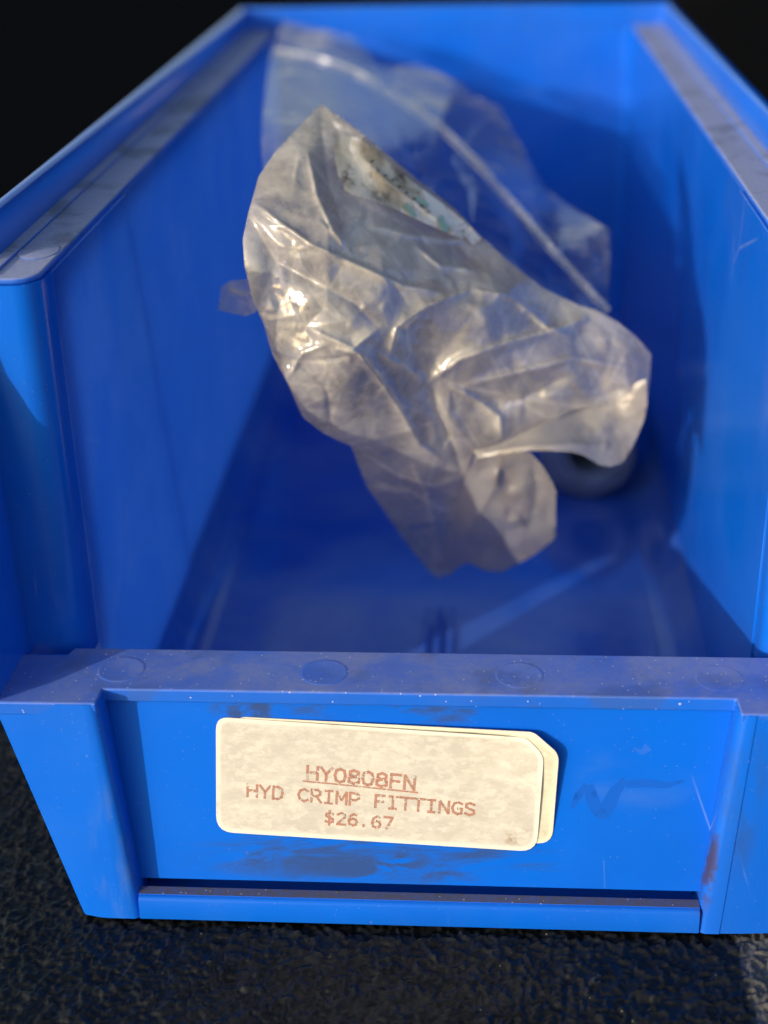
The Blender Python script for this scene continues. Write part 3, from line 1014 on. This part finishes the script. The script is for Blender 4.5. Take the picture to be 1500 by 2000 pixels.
# pale mouth edge curling over at lower right, and the tail hanging below it
MOUTH = [(925, 881), (985, 864), (1045, 834), (1118, 796), (1185, 770), (1262, 740), (1264, 790), (1258, 820), (1238, 868), (1216, 904), (1192, 912), (1166, 906), (1140, 889),
         (1118, 883), (1080, 881), (1040, 880), (1000, 885), (965, 890), (933, 895)]
MCTRL = [(925, 885, 92), (1000, 868, 92), (1050, 840, 95), (1118, 800, 106), (1262, 745, 104), (1258, 820, 104), (1216, 904, 96), (1166, 906, 93), (1118, 883, 91), (1040, 880, 89), (965, 890, 90)]
film('mouth_edge', MOUTH, MCTRL, M_FLAP, BAG, 4, [([(930, 886), (1040, 872), (1120, 868), (1190, 868)], 1.6, 9)],
     ((60, 0.5, 41), (300, .25, 42)), 1.0, None)
TAIL = [(930, 886), (985, 882), (1036, 884), (1060, 910), (1078, 940), (1087, 962), (1085, 1000), (1087, 1048), (1062, 1070), (1040, 1086), (1008, 1103), (980, 1117),
        (945, 1114), (915, 1098), (893, 1108), (874, 1128), (866, 1090), (876, 1040), (893, 985), (910, 930)]
TCTRL = [(930, 886, 92), (1036, 884, 90), (1087, 962, 94), (1085, 1048, 101), (980, 1117, 112), (874, 1128, 124), (893, 985, 104), (985, 1000, 97)]
M_TAIL = film_mat('dull_bag_tail_film', 0.7, 0.93, (0.36, 0.335, 0.29), 0.28, 0.03, 0.6)
film('tail_sheet', TAIL, TCTRL, M_TAIL, BAG, 5, [([(980, 890), (960, 960), (900, 1060)], 1.5, 12), ([(1040, 890), (1050, 960), (1020, 1090)], -1.2, 16), ([(1085, 1040), (1040, 1010), (980, 1020)], 1.2, 10)],
     ((40, 2.0, 51), (160, .8, 52), (600, .25, 53)), 0, None)
# small fold poking out at the left
FOLD = [(432, 560), (450, 548), (485, 545), (500, 560), (500, 610), (480, 618), (425, 606)]
film('side_fold', FOLD, [(432, 560, 82), (500, 560, 72), (490, 610, 72), (430, 606, 82)], M_FLAP, BAG, 4, [([(440, 560), (470, 575), (500, 572)], 1.2, 6)], ((20, 1.2, 61),), 0,
     lambda X, Y, d: np.full(X.shape, 0.55))


def zip_strip():
    pts = [(535, 97), (600, 107), (680, 130), (740, 165), (830, 220), (900, 280), (960, 345), (1040, 440), (1120, 530), (1190, 606)]
    t = np.linspace(0, 1, 60)
    k = np.linspace(0, 1, len(pts))
    PX_, PY_ = np.interp(t, k, [p[0] for p in pts]), np.interp(t, k, [p[1] for p in pts])
    ker = np.ones(5) / 5
    for _ in range(2):
        PX_[2:-2] = np.convolve(PX_, ker, 'valid'); PY_[2:-2] = np.convolve(PY_, ker, 'valid')
    for off, rad in ((0, 0.45), (8, 0.25)):
        p = at(PX_ - off * .6, PY_ + off, rbf(FCTRL, PX_, PY_)) - view_dir(PX_, PY_) * 1.7
        rings = []
        for i in range(len(p)):
            tg = p[min(i + 1, len(p) - 1)] - p[max(i - 1, 0)]
            tg = tg / np.linalg.norm(tg)
            vd = view_dir(PX_[i], PY_[i])
            a = np.cross(tg, vd); a /= np.linalg.norm(a)
            b = np.cross(tg, a)
            rings.append([p[i] + a * rad * 1.5 * math.cos(q * math.pi / 4) + b * rad * .25 * math.sin(q * math.pi / 4) for q in range(8)])
        V, F = loft(rings)
        o = mesh('zip_strip', V, F, M_ZIP, BAG, smooth=True)
        a = o.data.attributes.new('cloud', 'FLOAT', 'POINT')
        a.data.foreach_set('value', np.ones(len(o.data.vertices), np.float32) * (1.3 if off == 0 else .8))


zip_strip()


# ------------------------------------------------------------------ paper tag inside the bag
def make_tag():
    poly = [(650, 285), (668, 266), (700, 268), (740, 300), (800, 350), (870, 402), (915, 440), (940, 466), (925, 478), (890, 462), (830, 436), (760, 402), (705, 385), (675, 372), (660, 340)]
    g = NT('stained_paper_tag')
    base = g.mix(g.ramp(g.noise(120, 6, 0.65), 0.45, 0.62), (0.80, 0.76, 0.68), (0.55, 0.46, 0.34))
    base = g.mix(g.ramp(g.noise(90, 6, 0.7, g.mapped((1, 1, 1), (1, 4, 2))), 0.52, 0.66), base, (0.12, 0.085, 0.06))
    m = g.done(g.bsdf(base, 0.7, 0.2).outputs[0])
    ctrl = [(650, 285, 102), (700, 268, 107), (800, 350, 104), (940, 466, 106), (890, 462, 101), (760, 402, 93), (675, 372, 90)]
    o = film('paper_tag', poly, ctrl, m, None, 4, [([(700, 300), (760, 360), (900, 460)], 1.0, 14)], ((30, .5, 71),), 0, None, -1.6)
    o['label'] = 'stained white paper tag with green print folded inside the clear bag'
    o['category'] = 'paper tag'

    def ink(name, col):
        gg = NT(name)
        return gg.done(gg.bsdf(col, 0.7, 0.2).outputs[0])
    green, dark = ink('green_print', (0.28, 0.44, 0.37)), ink('dark_print', (0.05, 0.045, 0.04))

    def stroke(a, b, wd, mat, name):
        a, b = np.array(a, float), np.array(b, float)
        t = (b - a) / np.linalg.norm(b - a)
        nn = np.array([-t[1], t[0]]) * wd / 2
        n = 6
        V, F = [], []
        for i in range(n + 1):
            q = a + (b - a) * i / n
            for s in (-1, 1):
                r = q + nn * s
                X, Y = np.array([r[0]]), np.array([r[1]])
                V.append((at(X, Y, rbf(ctrl, X, Y) - 1.6) - view_dir(X, Y) * 1.2)[0])
        for i in range(n):
            F.append((2 * i, 2 * i + 1, 2 * i + 3, 2 * i + 2))
        mesh(name, V, F, mat, o)
    for a, b, wd in (((792, 398), (812, 424), 9), ((858, 424), (872, 452), 12), ((812, 385), (836, 402), 8)):
        stroke(a, b, wd, green, 'green_print')
    rnd = random.Random(8)
    for i in range(9):
        x = 722 + i * 14
        y = 318 + i * 12 + rnd.uniform(-2, 2)
        stroke((x, y), (x + rnd.uniform(4, 9), y + rnd.uniform(-5, 8)), rnd.uniform(2, 4), dark, 'dark_print')


make_tag()


# ================================================================== HYDRAULIC FITTING behind the bag
def make_fitting():
    root = empty('hydraulic_fitting', (0, 0, 0), 'dark metal crimp hose fitting lying behind the bag with its round bore showing', 'hose fitting')
    g = NT('dark_zinc_steel')
    base = g.mix(g.ramp(g.noise(160, 5, 0.6), 0.35, 0.7), (0.30, 0.37, 0.46), (0.2, 0.25, 0.32))
    m = g.done(g.bsdf(base, 0.42, 0.5, None, Metallic=0.55).outputs[0])
    C0 = np.array([47.5, 198.0, 17.6])

    def lathe(name, prof, mat, nseg=40):
        rings = []
        for y, r in prof:
            rings.append([(C0[0] + r * math.cos(2 * math.pi * k / nseg), C0[1] + y, C0[2] + r * math.sin(2 * math.pi * k / nseg)) for k in range(nseg)])
        V, F = loft(rings, True, False)
        return mesh(name, V, F, mat, root, smooth=True)
    lathe('crimp_shell', [(30, 7.6), (1.2, 7.8), (0.2, 8.4), (0, 9.0), (0, 14.4), (0.6, 15.2), (3, 15.4), (5, 15.4), (5.6, 14.6), (8, 14.6), (8.6, 15.4), (13, 15.4), (13.6, 14.6),
                          (16, 14.6), (16.6, 15.4), (21, 15.4), (21.6, 14.6), (24, 14.6), (24.6, 15.4), (34, 15.2), (37, 12.5), (37, 6.0), (30, 6.0), (30, 7.6)], m)
    lathe('bore_ring', [(1.6, 7.9), (1.6, 6.6), (29, 6.5)], m)
    rings = [[(C0[0] + 12.2 * math.cos(math.pi / 3 * k), C0[1] + y, C0[2] + 12.2 * math.sin(math.pi / 3 * k)) for k in range(6)] for y in (36.5, 50)]
    V, F = loft(rings)
    mesh('hex_nut', V, F, m, root, bevel=0.6)
    prof = [(50, 9.0)]
    for k in range(9):
        prof += [(50.5 + k * 1.8, 9.0), (51.4 + k * 1.8, 7.9)]
    prof += [(68, 8.0), (69, 6.0), (60, 6.0)]
    lathe('threaded_stem', prof, m)


make_fitting()
